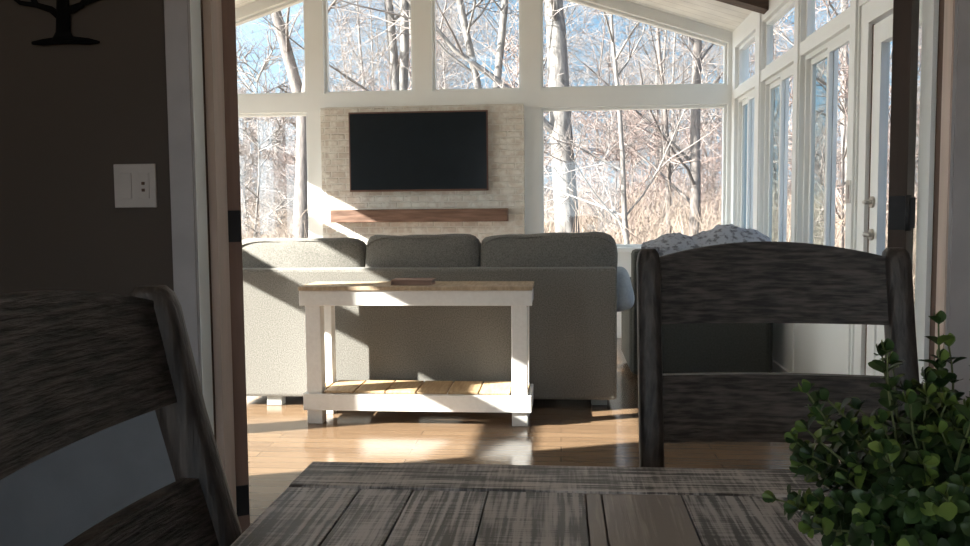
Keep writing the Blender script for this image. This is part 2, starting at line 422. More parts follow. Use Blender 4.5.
# patio door
bm = B(); frame_x(bm, XR + .01, XR + .078, 3.39, 4.38, .0, 2.10, .10)
d = struct('door_1', bm, M['white'], label='white glazed patio door at the right end of the sunroom')
bm = B(); frame_x(bm, XR + .03, XR + .07, 3.505, 4.265, .02, 1.985, .10); leaf = obj('door_leaf', bm, M['white'], d)
bm = B(); box(bm, XR + .055, XR + .061, 3.605, 4.165, .12, 1.885); obj('pane', bm, M['glass'], leaf)
bm = B(); box(bm, XR + .04, XR + .062, 3.60, 4.17, .115, .60, .004); obj('kick_panel', bm, M['white'], leaf)
bm = B(); box(bm, XR + .03, XR + .07, 4.266, 4.279, .02, 1.99); obj('weatherstrip', bm, M['brownstrip'], d)
for zz in (1.145, .99):
    bm = B(); tube(bm, [(XR + .036, 4.22, zz), (XR + .018, 4.22, zz)], .028, 16)
    tube(bm, [(XR + .018, 4.22, zz), (XR - .012, 4.22, zz)], .011, 12)
    if zz < 1: tube(bm, [(XR - .012, 4.22, zz), (XR - .014, 4.18, zz), (XR - .012, 4.13, zz)], .007, 10)
    else: rbox(bm, (XR - .012, 4.22, zz), (.005, .018, .007), 4, 4)
    obj('lever_handle' if zz < 1 else 'deadbolt', bm, M['nickel'], leaf)

# rafter beams under the ceiling
for i, (s, lab) in enumerate(((1, 'dark brown rafter beam under the right ceiling slope'), (-1, 'dark brown rafter beam under the left ceiling slope'))):
    bm = B(); x0 = XC; x1 = XC + s * (XR - XC - .002)
    prism(bm, [(x0, cz(x0) - .11), (x1, cz(x1) - .11), (x1, cz(x1) + .01), (x0, cz(x0) + .01)], 6.22, 6.36)
    struct('trim_%d' % (3 + i), bm, M['darkbeam'], label=lab)

# brick chimney breast
bm = B(); box(bm, -2.065, -.313, 7.40, 7.51, 0, 2.045, .004); box(bm, -2.112, -2.067, 7.43, 7.51, 0, 2.045, .004)
struct('wall_brick', bm, M['brick'], label='whitewashed brick chimney breast behind the television')

# ---------------------------------------------------------------- dividing wall and dining room
OX0, OX1, OZ = -.957, .945, 2.08
bm = B()
box(bm, -3.89 - .14, OX0 - .02, 2.19, 2.32, 0, 3.2); box(bm, OX1 + .02, 3.0, 2.19, 2.32, 0, 3.2); box(bm, OX0 - .02, OX1 + .02, 2.19, 2.32, OZ + .02, 3.2)
prism(bm, [(XL, 3.2), (XR, 3.2), (XC + .3, cz(XC + .3)), (XC - .3, cz(XC - .3))], 2.19, 2.32)
struct('wall_front', bm, M['taupe'], label='dark taupe wall around the doorway')
bm = B(); box(bm, -3.0, -1.03, 2.165, 2.19, 0, .80); box(bm, -3.0, -1.03, 2.15, 2.19, .80, .84, .004)
for x in (-3.0, -2.0): frame = [box(bm, x, x + .93, 2.158, 2.166, .12, .14), box(bm, x, x + .93, 2.158, 2.166, .7, .72), box(bm, x, x + .02, 2.158, 2.166, .14, .7)]
struct('trim_5', bm, M['wains'], label='grey wainscot panels below the dark wall')
for i, (a, b_) in enumerate(((-1.028, -.957), (.945, 1.02))):
    bm = B(); box(bm, a, b_, 2.172, 2.19, 0, OZ + .07, .004); box(bm, *((a + .058, a + .066) if a < 0 else (a + .006, a + .014)), 2.168, 2.173, 0, OZ + .07)
    struct('trim_%d' % (6 + i), bm, M['casing'], label='grey-white door casing on the %s side of the doorway' % ('left', 'right')[i])
bm = B(); box(bm, -.957, .945, 2.172, 2.19, OZ, OZ + .07, .004); box(bm, OX0, OX1, 2.19, 2.32, OZ, OZ + .02)
struct('trim_8', bm, M['casing'], label='grey-white head casing over the doorway')
def jamb(i, x0, x1, parts, lab):
    bm = B()
    for k, (a, b_, prj) in enumerate(parts):
        p, q = (x0, x1 + prj) if x0 < 0 else (x0 - prj, x1)
        box(bm, p, q, a, b_, 0, OZ, 0, k)
    struct('trim_%d' % i, bm, [M[m_] for m_ in (('white', 'brownstrip', 'tanwood') if x0 < 0 else ('tanwood', 'brownstrip', 'white'))], label=lab)
jamb(9, OX0 - .02, OX0, ((2.175, 2.236, .002), (2.237, 2.254, .0), (2.255, 2.33, .022)), 'left jamb of the doorway with brown weatherstrip and bare wood')
jamb(10, OX1, OX1 + .02, ((2.175, 2.222, .004), (2.223, 2.262, .0), (2.263, 2.33, .012)), 'right jamb of the doorway, white behind bare wood')

def french_door(i, hx, s, edge, lab):
    """leaf folded back into the sunroom; s=-1 left, +1 right"""
    o = bpy.data.objects.new('door_%d' % i, None); C.objects.link(o)
    ang = R(90 + 31) if s < 0 else R(90 - 31)
    o.matrix_basis = Matrix.Translation((hx, 2.345, 0)) @ Matrix.Rotation(ang, 4, 'Z')
    o['kind'] = 'structure'; o['label'] = lab; o['category'] = 'door'
    y0, y1 = (-.045, 0) if s < 0 else (0, .045)      # leaf lies along local +x
    W_ = .93
    for a in (0, W_ - .11):
        bm = B(); box(bm, a, a + .11, y0, y1, .012, 2.06, .002); obj('stile', bm, edge, o, False)
    for z0, z1 in ((.012, .25), (1.95, 2.06)):
        bm = B(); box(bm, .11, W_ - .11, y0, y1, z0, z1, .002); obj('rail', bm, edge, o, False)
    bm = B(); box(bm, .11, W_ - .11, (y0 + y1) / 2 - .003, (y0 + y1) / 2 + .003, .25, 1.95); obj('pane', bm, M['glass'], o, False)
    for z in ((.278, 1.078, 1.80) if s < 0 else (.30, 1.10, 1.80)):
        bm = B(); ys_ = (y0 + .002, y1 - .001)
        box(bm, -.003, 0, ys_[0], ys_[1] + (.010 if s < 0 else 0), z - .045, z + .045, .001)
        kn = y0 + .001 if s < 0 else y1 - .001
        kn = y1 + .005 if s < 0 else y0 - .005
        tube(bm, [(-.006, kn, z - .047), (-.006, kn, z + .047)], .0075, 10)
        if s > 0: box(bm, -.010, -.004, y0 - .022, y0 - .006, z - .04, z + .04)
        obj('hinge', bm, M['black'], o, False)
    return o
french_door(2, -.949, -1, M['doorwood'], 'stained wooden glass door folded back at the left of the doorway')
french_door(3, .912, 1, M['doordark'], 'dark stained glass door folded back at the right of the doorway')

DX0, DX1, DY0 = -2.6, 2.6, -3.0
bm = B()
box(bm, DX0 - .12, DX0, DY0, -2.9, 0, 2.6); box(bm, DX0 - .12, DX0, -1.1, 2.19, 0, 2.6); box(bm, DX0 - .12, DX0, -2.9, -1.1, 0, .6); box(bm, DX0 - .12, DX0, -2.9, -1.1, 2.2, 2.6)
struct('wall_dining_left', bm, M['taupe'])
wn[0] += 1; bm = B(); frame_x(bm, DX0 - .09, DX0 - .03, -2.9, -1.1, .6, 2.2, .05); o = struct('window_%d' % wn[0], bm, M['white'], label='added light-giving dining room window behind the photographer')  # unseen window added so sky light brightens the dining room
bm = B(); box(bm, DX0 - .063, DX0 - .057, -2.85, -1.15, .65, 2.15); obj('pane', bm, M['glass'], o)
bm = B(); box(bm, DX1, DX1 + .12, DY0, 2.19, 0, 2.6); struct('wall_dining_right', bm, M['taupe'])
bm = B(); box(bm, DX0 - .12, -1.3, DY0 - .12, DY0, 0, 2.6); box(bm, 1.3, DX1 + .12, DY0 - .12, DY0, 0, 2.6); box(bm, -1.3, 1.3, DY0 - .12, DY0, 0, .5); box(bm, -1.3, 1.3, DY0 - .12, DY0, 2.2, 2.6)
struct('wall_dining_rear', bm, M['taupe'])
window_poly([(-1.3, .5), (1.3, .5), (1.3, 2.2), (-1.3, 2.2)], DY0 - .14, 'added wide dining room window behind the camera for frontal fill light')  # added out of view to light the doorway wall and chairs from the front
bm = B(); box(bm, DX0 - .12, DX1 + .12, DY0 - .12, 2.19, 2.6, 2.7); struct('ceiling_dining', bm, M['white'])

# ---------------------------------------------------------------- wall things
t = thing('switch_plate', 'square two-gang white wall plate on the dark wall', 'switch plate', (-1.129, 2.19, 1.19))
bm = B(); box(bm, -1.187, -1.071, 2.183, 2.19, 1.132, 1.248, .002); obj('cover_plate', bm, M['plate'], t)
bm = B(); box(bm, -1.170, -1.137, 2.180, 2.1835, 1.156, 1.224, .0015); obj('rocker', bm, M['plate'], t)
bm = B(); box(bm, -1.121, -1.088, 2.1805, 2.1835, 1.156, 1.224, .0015); q = obj('keypad', bm, M['plate'], t)
for zz in (1.178, 1.196):
    bm = B(); box(bm, -1.109, -1.100, 2.1785, 2.181, zz - .004, zz + .004, .001); obj('button', bm, M['brownstrip'], q)
t = thing('thermostat', 'narrow grey switch on the white post beside the patio door', 'light switch', (XR - .012, 4.44, 1.2))
bm = B(); box(bm, XR - .018, XR - .012, 4.405, 4.475, 1.142, 1.258, .002); obj('cover_plate', bm, M['nickel'], t)
bm = B(); box(bm, XR - .022, XR - .0175, 4.423, 4.457, 1.165, 1.235, .0015); obj('rocker', bm, M['plate'], t)
t.name = 'light_switch'

# iron tree wall art
bm = B(); Y = 2.178; cx = -1.308
tube(bm, [(cx - .088, Y, 1.570), (cx - .06, Y, 1.5705), (cx - .02, Y, 1.574), (cx + .03, Y, 1.574), (cx + .07, Y, 1.570), (cx + .10, Y, 1.567)], [.004, .0085, .010, .010, .0085, .003], 12, flat=.5)
def br(pts, r0, r1, d=0):
    n_ = len(pts); tube(bm, [(x, Y, z) for x, z in pts], [r0 + (r1 - r0) * i / (n_ - 1) for i in range(n_)], 10, flat=.35)
br([(cx, 1.575), (cx, 1.60), (cx + .002, 1.64), (cx + .003, 1.69)], .022, .017)
br([(cx, 1.572), (cx, 1.585), (cx, 1.60)], .036, .018)
for pts, r0 in (([(cx, 1.63), (cx - .03, 1.655), (cx - .07, 1.668), (cx - .115, 1.675), (cx - .15, 1.70)], .011),
                ([(cx, 1.65), (cx + .03, 1.655), (cx + .055, 1.665), (cx + .075, 1.69), (cx + .12, 1.73)], .013),
                ([(cx, 1.68), (cx - .03, 1.72), (cx - .05, 1.78), (cx - .10, 1.83)], .014), ([(cx, 1.68), (cx + .03, 1.73), (cx + .04, 1.79), (cx + .08, 1.86)], .014),
                ([(cx + .003, 1.68), (cx, 1.76), (cx - .01, 1.84), (cx, 1.91)], .013), ([(cx - .07, 1.668), (cx - .10, 1.72), (cx - .14, 1.77)], .008),
                ([(cx + .06, 1.67), (cx + .10, 1.68), (cx + .15, 1.70)], .008), ([(cx - .04, 1.76), (cx - .09, 1.77), (cx - .15, 1.82)], .008), ([(cx + .04, 1.77), (cx + .1, 1.79), (cx + .14, 1.84)], .008)):
    br(pts, r0, .004)
random.seed(4)
for i in range(60):
    a = random.uniform(-.2, PI + .2); rr = random.uniform(.12, .19)
    x = cx + rr * math.cos(a); z = 1.76 + .9 * rr * math.sin(a)
    u = random.uniform(0, PI)
    tube(bm, [(x - .012 * math.cos(u), Y, z - .012 * math.sin(u)), (x, Y, z), (x + .012 * math.cos(u), Y, z + .012 * math.sin(u))], [.001, .006, .001], 8, flat=.4)
tag(obj('tree_wall_art', bm, M['blackart']), 'black metal tree sculpture on the dark wall, top left', 'wall art')

# ---------------------------------------------------------------- television and mantel
t = thing('television', 'large flat black television hung on the whitewashed brick', 'television', (-1.227, 7.35, 1.302))
bm = B(); frm = (-1.836, -.620, 1.302, 1.990)
box(bm, frm[0], frm[1], 7.335, 7.375, frm[2], frm[3], .004); obj('casing', bm, M['bezel'], t)
bm = B(); box(bm, frm[0] + .012, frm[1] - .012, 7.331, 7.337, frm[2] + .016, frm[3] - .014); obj('screen', bm, M['screen'], t)
bm = B(); box(bm, -1.45, -1.0, 7.374, 7.40, 1.45, 1.85); obj('wall_mount', bm, M['black'], t)
bm = B(); v = box(bm, -1.99, -.449, 7.24, 7.402, 1.036, 1.148, .006)
for q in bm.verts: q.co += noise.noise_vector(q.co * 4) * .004
tag(obj('mantel_shelf', bm, M['mantel']), 'reddish brown rough wooden mantel beam on the brick below the television', 'mantel shelf')

# ---------------------------------------------------------------- sofa (seen from behind)
SB = 4.74
t = thing('sofa', 'grey fabric sofa with three back cushions seen from behind', 'sofa', (-.74, SB + .45, 0))
bm = B(); box(bm, -1.95, .312, SB, SB + .15, .055, .80, .018)
for f in bm.faces: f.smooth = False
obj('back_panel', bm, M['sofa'], t)
bm = B(); box(bm, -1.94, .30, SB + .15, SB + .88, .055, .30, .01); obj('base', bm, M['sofa'], t)
bm = B(); tube(bm, [(.304, SB + .004, .07), (.304, SB + .004, .79)], .005, 8); obj('piping', bm, M['sofa'], t)
for i, (a, b_, zt) in enumerate(((-1.93, -1.145, .968), (-1.138, -.465, .985), (-.456, .316, .985))):
    bm = B(); rot = Matrix.Rotation(R(-6), 3, 'X')
    rbox(bm, ((a + b_) / 2, SB + .20, (zt + .47) / 2 + .0), ((b_ - a) / 2 + .004, .10, (zt - .47) / 2), 9, 12, .28, .013, i * 7.3, rot)
    o = obj('back_cushion', bm, M['sofa'], t)
    bm = B()
    pts = []
    for k in range(25):
        u = -1 + 2 * k / 24
        hx = (b_ - a) / 2
        px_ = (a + b_) / 2 + u * (hx - .012)
        pts.append((px_, SB + .125, zt - .016 - .045 * abs(u) ** 8 + .003 * math.sin(9 * u + i)))
    tube(bm, pts, .0045, 6); obj('piping', bm, M['sofa'], o)
for i in range(3):
    a = -1.75 + i * .62
    bm = B(); rbox(bm, (a + .3, SB + .57, .38), (.298, .30, .085), 8, 8, 0, .006, i); obj('seat_cushion', bm, M['sofa'], t)
for a in (-1.95, .112):
    bm = B(); box(bm, a, a + .19, SB + .15, SB + .90, .055, .54, .03); obj('arm', bm, M['sofa'], t)
for x in (-1.665, -.74, .22):
    for y in (SB + (.06 if x < -1 else .16), SB + .82):
        bm = B(); box(bm, x - .045, x + .045, y - .035, y + .035, 0, .056, .004); obj('foot', bm, M['sofafoot'], t)
# cushions resting on the right arm
bm = B(); rbox(bm, (.345, SB + .40, .645), (.085, .19, .13), 3.2, 10, 0, .01, 3, Matrix.Rotation(R(-12), 3, 'Y'))
tag(obj('throw_pillow', bm, M['pillow']), 'round blue-grey pillow bulging past the right end of the sofa', 'pillow')

# ---------------------------------------------------------------- console table
t = thing('console_table', 'white farmhouse console table with pine top and slatted shelf behind the sofa', 'console table', (-.75, 4.5, 0))
X0, X1, Y0, Y1 = -1.365, -.150, 4.34, 4.66
bm = B()
nb = 3
for k in range(nb):
    a = X0 - .004 + 0; bw = (Y1 - Y0 + .02) / nb
    box(bm, X0 - .006, X1 + .006, Y0 - .012 + k * bw, Y0 - .014 + (k + 1) * bw, .712, .733, .003)
obj('top', bm, M['pine2'], t)
bm = B(); box(bm, X0 - .004, X1 + .004, Y0 - .004, Y0 + .02, .632, .711, .003); obj('front_apron', bm, M['tabwhite'], t)
bm = B(); box(bm, X0, X1, Y1 - .02, Y1, .632, .711, .003); obj('rear_apron', bm, M['tabwhite'], t)
for x in (X0, X1 - .02):
    bm = B(); box(bm, x, x + .02, Y0 + .021, Y1 - .021, .632, .711, .003); obj('side_apron', bm, M['tabwhite'], t)
for x in (X0 + .022, X1 - .104):
    for y in (Y0 + .012, Y1 - .09):
        bm = B(); box(bm, x, x + .082, y, y + .078, 0, .70, .003); obj('leg', bm, M['tabwhite'], t)
bm = B(); box(bm, X0 + .006, X1 - .002, Y0 - .004, Y0 + .014, .075, .163, .003); obj('shelf_rail', bm, M['tabwhite'], t)
bm = B(); box(bm, X0 + .006, X1 - .002, Y1 - .014, Y1 + .004, .075, .163, .003); obj('shelf_rail', bm, M['tabwhite'], t)
for x in (X0 + .003, X1 - .018):
    bm = B(); box(bm, x, x + .016, Y0 + .015, Y1 - .015, .075, .163, .003); obj('shelf_rail', bm, M['tabwhite'], t)
xs = [X0 + .112 + (X1 - X0 - .224) * k / 6 for k in range(7)]
bm = B()
for k in range(6): box(bm, xs[k] + .004, xs[k + 1] - .004, Y0 + .016, Y1 - .016, .165, .178, .002)
box(bm, X0 + .02, xs[0] - .004, Y0 + .095, Y1 - .095, .165, .178, .002); box(bm, xs[6] + .004, X1 - .02, Y0 + .095, Y1 - .095, .165, .178, .002)
obj('shelf', bm, M['pine'], t)

t = thing('book', 'small brown book lying on the console table top', 'book', (-.78, 4.45, .733))
bm = B(); box(bm, -.892, -.672, 4.40, 4.54, .733, .737, .001); box(bm, -.892, -.672, 4.40, 4.54, .757, .761, .001); box(bm, -.892, -.886, 4.40, 4.54, .737, .757); obj('cover', bm, M['book'], t)
bm = B(); box(bm, -.885, -.677, 4.404, 4.536, .737, .757); obj('pages', bm, M['book'], t)

# ---------------------------------------------------------------- armchair and throw
t = thing('armchair', 'dark teal armchair with its back to the room beyond the sofa', 'armchair', (.92, 6.0, 0))
bm = B(); box(bm, .47, 1.355, 5.60, 5.78, .03, .86, .03); obj('back_panel', bm, M['teal'], t)
bm = B(); box(bm, .49, 1.335, 5.78, 6.45, .03, .30, .02); obj('base', bm, M['teal'], t)
for a in (.455, 1.225):
    bm = B(); box(bm, a, a + .16, 5.64, 6.47, .03, .62, .04); obj('arm', bm, M['teal'], t)
bm = B(); rbox(bm, (.913, 6.14, .39), (.29, .32, .09), 7, 8); obj('seat_cushion', bm, M['teal'], t)
bm = B(); rbox(bm, (.913, 5.86, .66), (.29, .09, .22), 6, 8, .2); obj('back_cushion', bm, M['teal'], t)
for x in (.53, 1.30):
    for y in (5.67, 6.4):
        bm = B(); tube(bm, [(x, y, 0), (x, y, .032)], [.02, .026], 12); obj('leg', bm, M['darkbeam'], t)
# crumpled fur throw over the chair back
bm = B(); nx, ns = 56, 34; grid = []
for i in range(nx + 1):
    x = .56 + .80 * i / nx; row = []
    hump = .135 * math.exp(-((x - 1.10) / .17) ** 2) + .075 * math.exp(-((x - .75) / .15) ** 2) + .06 * math.exp(-((x - 1.3) / .08) ** 2)
    for j in range(ns + 1):
        s = j / ns
        if s < .12: y, z = 5.578, .79 + .08 * s / .12
        elif s < .65:
            u = (s - .12) / .53; y = 5.578 + .42 * u; z = .872 + hump * math.sin(PI * min(1, u * 1.15)) ** .7 if u < .87 else .872 + hump * math.sin(PI * 1) ** .7
            z = .872 + (hump + .01) * math.sin(PI * u) ** .8
        else: u = (s - .65) / .35; y = 5.998 + .03 * math.sin(u * PI); z = .872 - .22 * u
        p = Vector((x, y, z)); nz = noise.noise(Vector((x * 14, y * 14, z * 10))) * .02 + noise.noise(Vector((x * 40, y * 40, z * 30))) * .012
        p += Vector((0, -.3, 1)) * max(nz, -.002 if s > .1 else -.01)
        row.append(bm.verts.new(p))
    grid.append(row)
for i in range(nx):
    for j in range(ns): bm.faces.new((grid[i][j], grid[i + 1][j], grid[i + 1][j + 1], grid[i][j + 1])).smooth = True
bmesh.ops.solidify(bm, geom=bm.faces[:], thickness=.012)
tag(obj('throw_blanket', bm, M['throw']), 'mottled grey fur throw bunched over the armchair back', 'blanket')

# ---------------------------------------------------------------- dining table
t = thing('dining_table', 'rough-sawn grey plank dining table in the foreground', 'dining table', (.365, .66, 0))
TX0, TX1, TY0, TY1 = -.352, 1.08, .15, 1.158
bm = B(); random.seed(11)
seams = [-.352, -.256, -.188, -.092, .030, .050, .148, .262, .385, .50, .62, .75, .86, .97, 1.08]
kinds = [0, 0, 0, 1, 2, 2, 1, 0, 1, 0, 2, 0, 1, 0]
for a, b_, kd in zip(seams, seams[1:], kinds):
    box(bm, a + .0006, b_ - .0006, TY0 + .12, 1.048, .722, .760 - random.uniform(0, .0012), .0015, kd)
for a, b_ in ((TY0, TY0 + .1185), (1.0505, TY1)):
    box(bm, TX0, TX1, a, b_, .722, .761, .003, 3)
box(bm, TX0 + .01, TX1 - .01, TY0 + .01, TY1 - .01, .712, .735, 0, 4)
obj('tabletop', bm, [M['t_grey'], M['t_grey2'], M['t_smooth'], M['t_end'], M['t_seam']], t)
bm = B(); frm = (TX0 + .06, TX1 - .06, TY0 + .06, TY1 - .06)
box(bm, frm[0], frm[1], frm[2], frm[2] + .022, .62, .712); box(bm, frm[0], frm[1], frm[3] - .022, frm[3], .62, .712)
box(bm, frm[0], frm[0] + .022, frm[2] + .022, frm[3] - .022, .62, .712); box(bm, frm[1] - .022, frm[1], frm[2] + .022, frm[3] - .022, .62, .712)
obj('apron', bm, M['chair'], t)
for x in (TX0 + .05, TX1 - .13):
    for y in (TY0 + .05, TY1 - .13):
        bm = B(); box(bm, x, x + .08, y, y + .08, 0, .712, .005); obj('leg', bm, M['chairpost'], t)

# ---------------------------------------------------------------- ladder-back chairs
def chair_proto():
    t = thing('dining_chair', 'dark ladder-back wooden chair at the far side of the table', 'chair')
    tl = math.tan(R(12.2))
    def yb(z):                               # centre line of the rear posts
        return 0 if z < .45 else (z - .45) * tl * min(1, .55 + (z - .45) * 1.1)
    HW = .2085
    for s in (-1, 1):
        bm = B(); rings = []
        zs = [0, .2, .42, .5, .6, .7, .8, .9, .98, 1.02, 1.036, 1.044]
        for z in zs:
            k = 1 if z < 1.03 else (.86 if z < 1.04 else .6)
            hx, hy = .0205 * k, .0245 * k
            cyy = yb(z); ring = []
            for a in range(12):
                an = 2 * PI * a / 12 + PI / 12
                c_, s_ = math.cos(an), math.sin(an)
                k2 = (abs(c_) ** 5 + abs(s_) ** 5) ** (-1 / 5)
                ring.append(bm.verts.new((s * HW + hx * c_ * k2, cyy + hy * s_ * k2, z)))
            rings.append(ring)
        for A, D in zip(rings, rings[1:]):
            for q in range(12): bm.faces.new((A[q], A[(q + 1) % 12], D[(q + 1) % 12], D[q])).smooth = True
        bm.faces.new(rings[0][::-1]); bm.faces.new(rings[-1])
        obj('back_post', bm, M['chairpost'], t, False)
    def rail(name, zb, zt0, zt1, mt):
        bm = B(); N = 24; K = 6; fr = []
        for side in (-.009, .009):
            g = []
            for i in range(N + 1):
                u = -1 + 2 * i / N; x = u * (HW - .017); col = []
                zt = zt0 + (zt1 - zt0) * (1 - u * u)
                for j in range(K + 1):
                    z = zb + (zt - zb) * j / K
                    col.append(bm.verts.new((x, yb(z) + .022 * (1 - u * u) + side, z)))
                g.append(col)
            fr.append(g)
        for g in fr:
            for i in range(N):
                for j in range(K): bm.faces.new((g[i][j], g[i + 1][j], g[i + 1][j + 1], g[i][j + 1]))
        a, b_ = fr
        for i in range(N):
            bm.faces.new((a[i][0], a[i + 1][0], b_[i + 1][0], b_[i][0])); bm.faces.new((a[i][K], b_[i][K], b_[i + 1][K], a[i + 1][K]))
        for j in range(K):
            for e_ in (0, N): bm.faces.new((a[e_][j], a[e_][j + 1], b_[e_][j + 1], b_[e_][j]))
        obj(name, bm, mt, t, False)
    rail('top_rail', .915, 1.029, 1.055, M['chair'])
    rail('lower_rail', .719, .829, .829, M['chair'])
    bm = B(); rbox(bm, (0, -.215, .462), (.225, .225, .016), 9, 8); obj('seat', bm, M['chair'], t, False)
    for s in (-1, 1):
        bm = B(); tube(bm, [(s * .185, -.395, 0), (s * .19, -.39, .45)], [.018, .024], 8, sm=False); obj('front_leg', bm, M['chairpost'], t, False)
        bm = B(); box(bm, s * .19 - .009, s * .19 + .009, -.37, -.02, .2, .23); obj('stretcher', bm, M['chairpost'], t, False)
        bm = B(); box(bm, s * .19 - .01, s * .19 + .01, -.37, -.02, .385, .445); obj('side_apron', bm, M['chairpost'], t, False)
    bm = B(); box(bm, -.17, .17, -.4, -.38, .385, .445); obj('front_apron', bm, M['chairpost'], t, False)
    bm = B(); box(bm, -.203, .203, -.009, .009, .38, .44); obj('rear_apron', bm, M['chairpost'], t, False)
    return t
c0 = chair_proto()
c0.matrix_basis = Matrix.Translation((.3605, 1.388, 0)) @ Matrix.Rotation(R(-1), 4, 'Z')
c1 = c0.copy(); C.objects.link(c1)
for ch in list(c0.children):
    c = ch.copy(); C.objects.link(c); c.parent = c1
c1.matrix_basis = Matrix.Translation((-.331, .707, 0)) @ Matrix.Rotation(PI / 2, 4, 'Z') @ Matrix.Scale(.988, 4)
c1['label'] = 'dark ladder-back wooden chair close by at the left edge of the table'
for o in (c0, c1): o['group'] = 'ladder-back dining chairs'

# ---------------------------------------------------------------- boxwood plant in a pot
PX, PY = .322, .735
t = thing('potted_plant', 'leafy green boxwood plant on the table at the lower right', 'plant', (PX, PY, .761))
bm = B(); lathe(bm, [(.036, .7615), (.042, .765), (.052, .82), (.055, .822), (.055, .83), (.048, .83), (.047, .822)], (PX, PY)); obj('pot', bm, M['pot'], t)
bm = B(); lathe(bm, [(.044, .815), (.046, .823), (.03, .828)], (PX, PY)); obj('moss', bm, M['soil'], t)
random.seed(21)
bs, bl, bn = B(), B(), B()
def leaf_at(bm, p, d, up, L):
    d = d.normalized(); w_ = d.cross(up).normalized(); nn = w_.cross(d).normalized()
    prof = [(0, .06), (.25, .30), (.5, .46), (.75, .44), (.93, .24), (1, .03)]
    rows = []
    for s, wd in prof:
        c = p + d * (L * s) + nn * (L * .22 * s * s * -1)
        hw = L * wd * .78
        rows.append([bm.verts.new(c - w_ * hw + nn * hw * .35), bm.verts.new(c), bm.verts.new(c + w_ * hw + nn * hw * .35)])
    for a, b_ in zip(rows, rows[1:]):
        for k in (0, 1): bm.faces.new((a[k], a[k + 1], b_[k + 1], b_[k])).smooth = True
sprigs = []
for i in range(150):
    el = random.uniform(-.12, 1) ** 1 ; az = random.uniform(0, 2 * PI)
    el = math.asin(max(-.15, min(1, random.uniform(-.2, 1))))
    L = random.uniform(.09, .137)
    sprigs.append((Vector((math.cos(az) * math.cos(el), math.sin(az) * math.cos(el), math.sin(el))), L))
sprigs += [(Vector((.10, -.05, 1)), .165), (Vector((-.33, -.1, .72)), .150), (Vector((.04, -.2, 1)), .155), (Vector((-.9, -.2, .35)), .146), (Vector((-1, -.1, .02)), .114), (Vector((-.05, .1, .9)), .150), (Vector((-.75, 0, .62)), .14), (Vector((-.22, 0, .8)), .15)]
for d0, L in sprigs:
    base = Vector((PX, PY, .848)) + Vector((random.uniform(-.025, .025), random.uniform(-.025, .025), 0))
    d0 = d0.normalized(); pts = []; p = base.copy(); d = d0.copy(); N = 9
    for k in range(N + 1):
        pts.append(p.copy()); d = (d + Vector((random.uniform(-.1, .1), random.uniform(-.1, .1), random.uniform(-.04, .12)))).normalized(); p = p + d * (L / N)
    tube(bs, pts, [.0016 - .0008 * k / N for k in range(N + 1)], 5, cap=False)
    a = random.uniform(0, PI)
    for k in range(2, N + 1):
        dd = (pts[min(k + 1, N)] - pts[k - 1]).normalized()
        u = dd.orthogonal().normalized(); a += PI / 2 + .3
        for s in (0, PI):
            o_ = Matrix.Rotation(a + s, 3, dd) @ u
            ld = o_ * .85 + dd * random.uniform(.3, .8) + Vector((0, 0, .15))
            new = k >= N - 1 and random.random() < .38
            leaf_at(bn if new else bl, pts[k], ld, dd, random.uniform(.0115, .0175) * (1.1 if k < N else .85))
    for s in range(3):
        o_ = Matrix.Rotation(s * 2.1, 3, d) @ d.orthogonal().normalized()
        leaf_at(bn if random.random() < .4 else bl, pts[-1], d + o_ * .5, o_.cross(d) if False else o_, .012)
obj('stems', bs, M['stem'], t); obj('foliage', bl, M['leaf'], t); obj('new_leaves', bn, M['leafnew'], t)

# ---------------------------------------------------------------- outdoors
def ground_z(x, y): return -.75 + max(0, y - 22) * .02 + .25 * noise.noise(Vector((x * .08, y * .08, 0)))
bm = B(); g = []
N = 60
for i in range(N + 1):
    row = []
    for j in range(N + 1):
        x = -90 + 180 * i / N; y = -60 + 220 * j / N
        row.append(bm.verts.new((x, y, ground_z(x, y))))
    g.append(row)
for i in range(N):
    for j in range(N): bm.faces.new((g[i][j], g[i + 1][j], g[i + 1][j + 1], g[i][j + 1])).smooth = True
struct('ground', bm, M['litter'], label='leaf-strewn woodland ground outside the windows')
bm = B(); box(bm, XR + .09, 4.6, 1.5, 9.5, -.16, -.04); struct('deck_floor', bm, M['deck'], label='pale deck outside the right windows')
t = thing('deck_railing', 'blue-grey deck railing seen low through the right-hand windows', 'railing', (4.5, 6, -.04))
bm = B(); box(bm, 4.45, 4.55, 1.6, 9.4, .95, 1.0); obj('top_rail', bm, M['rail'], t)
bm = B(); box(bm, 4.47, 4.53, 1.6, 9.4, .08, .12); obj('bottom_rail', bm, M['rail'], t)
for k in range(40):
    bm = B(); y = 1.7 + k * .195; box(bm, 4.485, 4.515, y, y + .03, .12, .95); obj('baluster', bm, M['rail'], t)
for k in range(5):
    bm = B(); y = 1.6 + k * 1.93; box(bm, 4.45, 4.55, y, y + .09, -.04, 1.05); obj('post', bm, M['rail'], t)

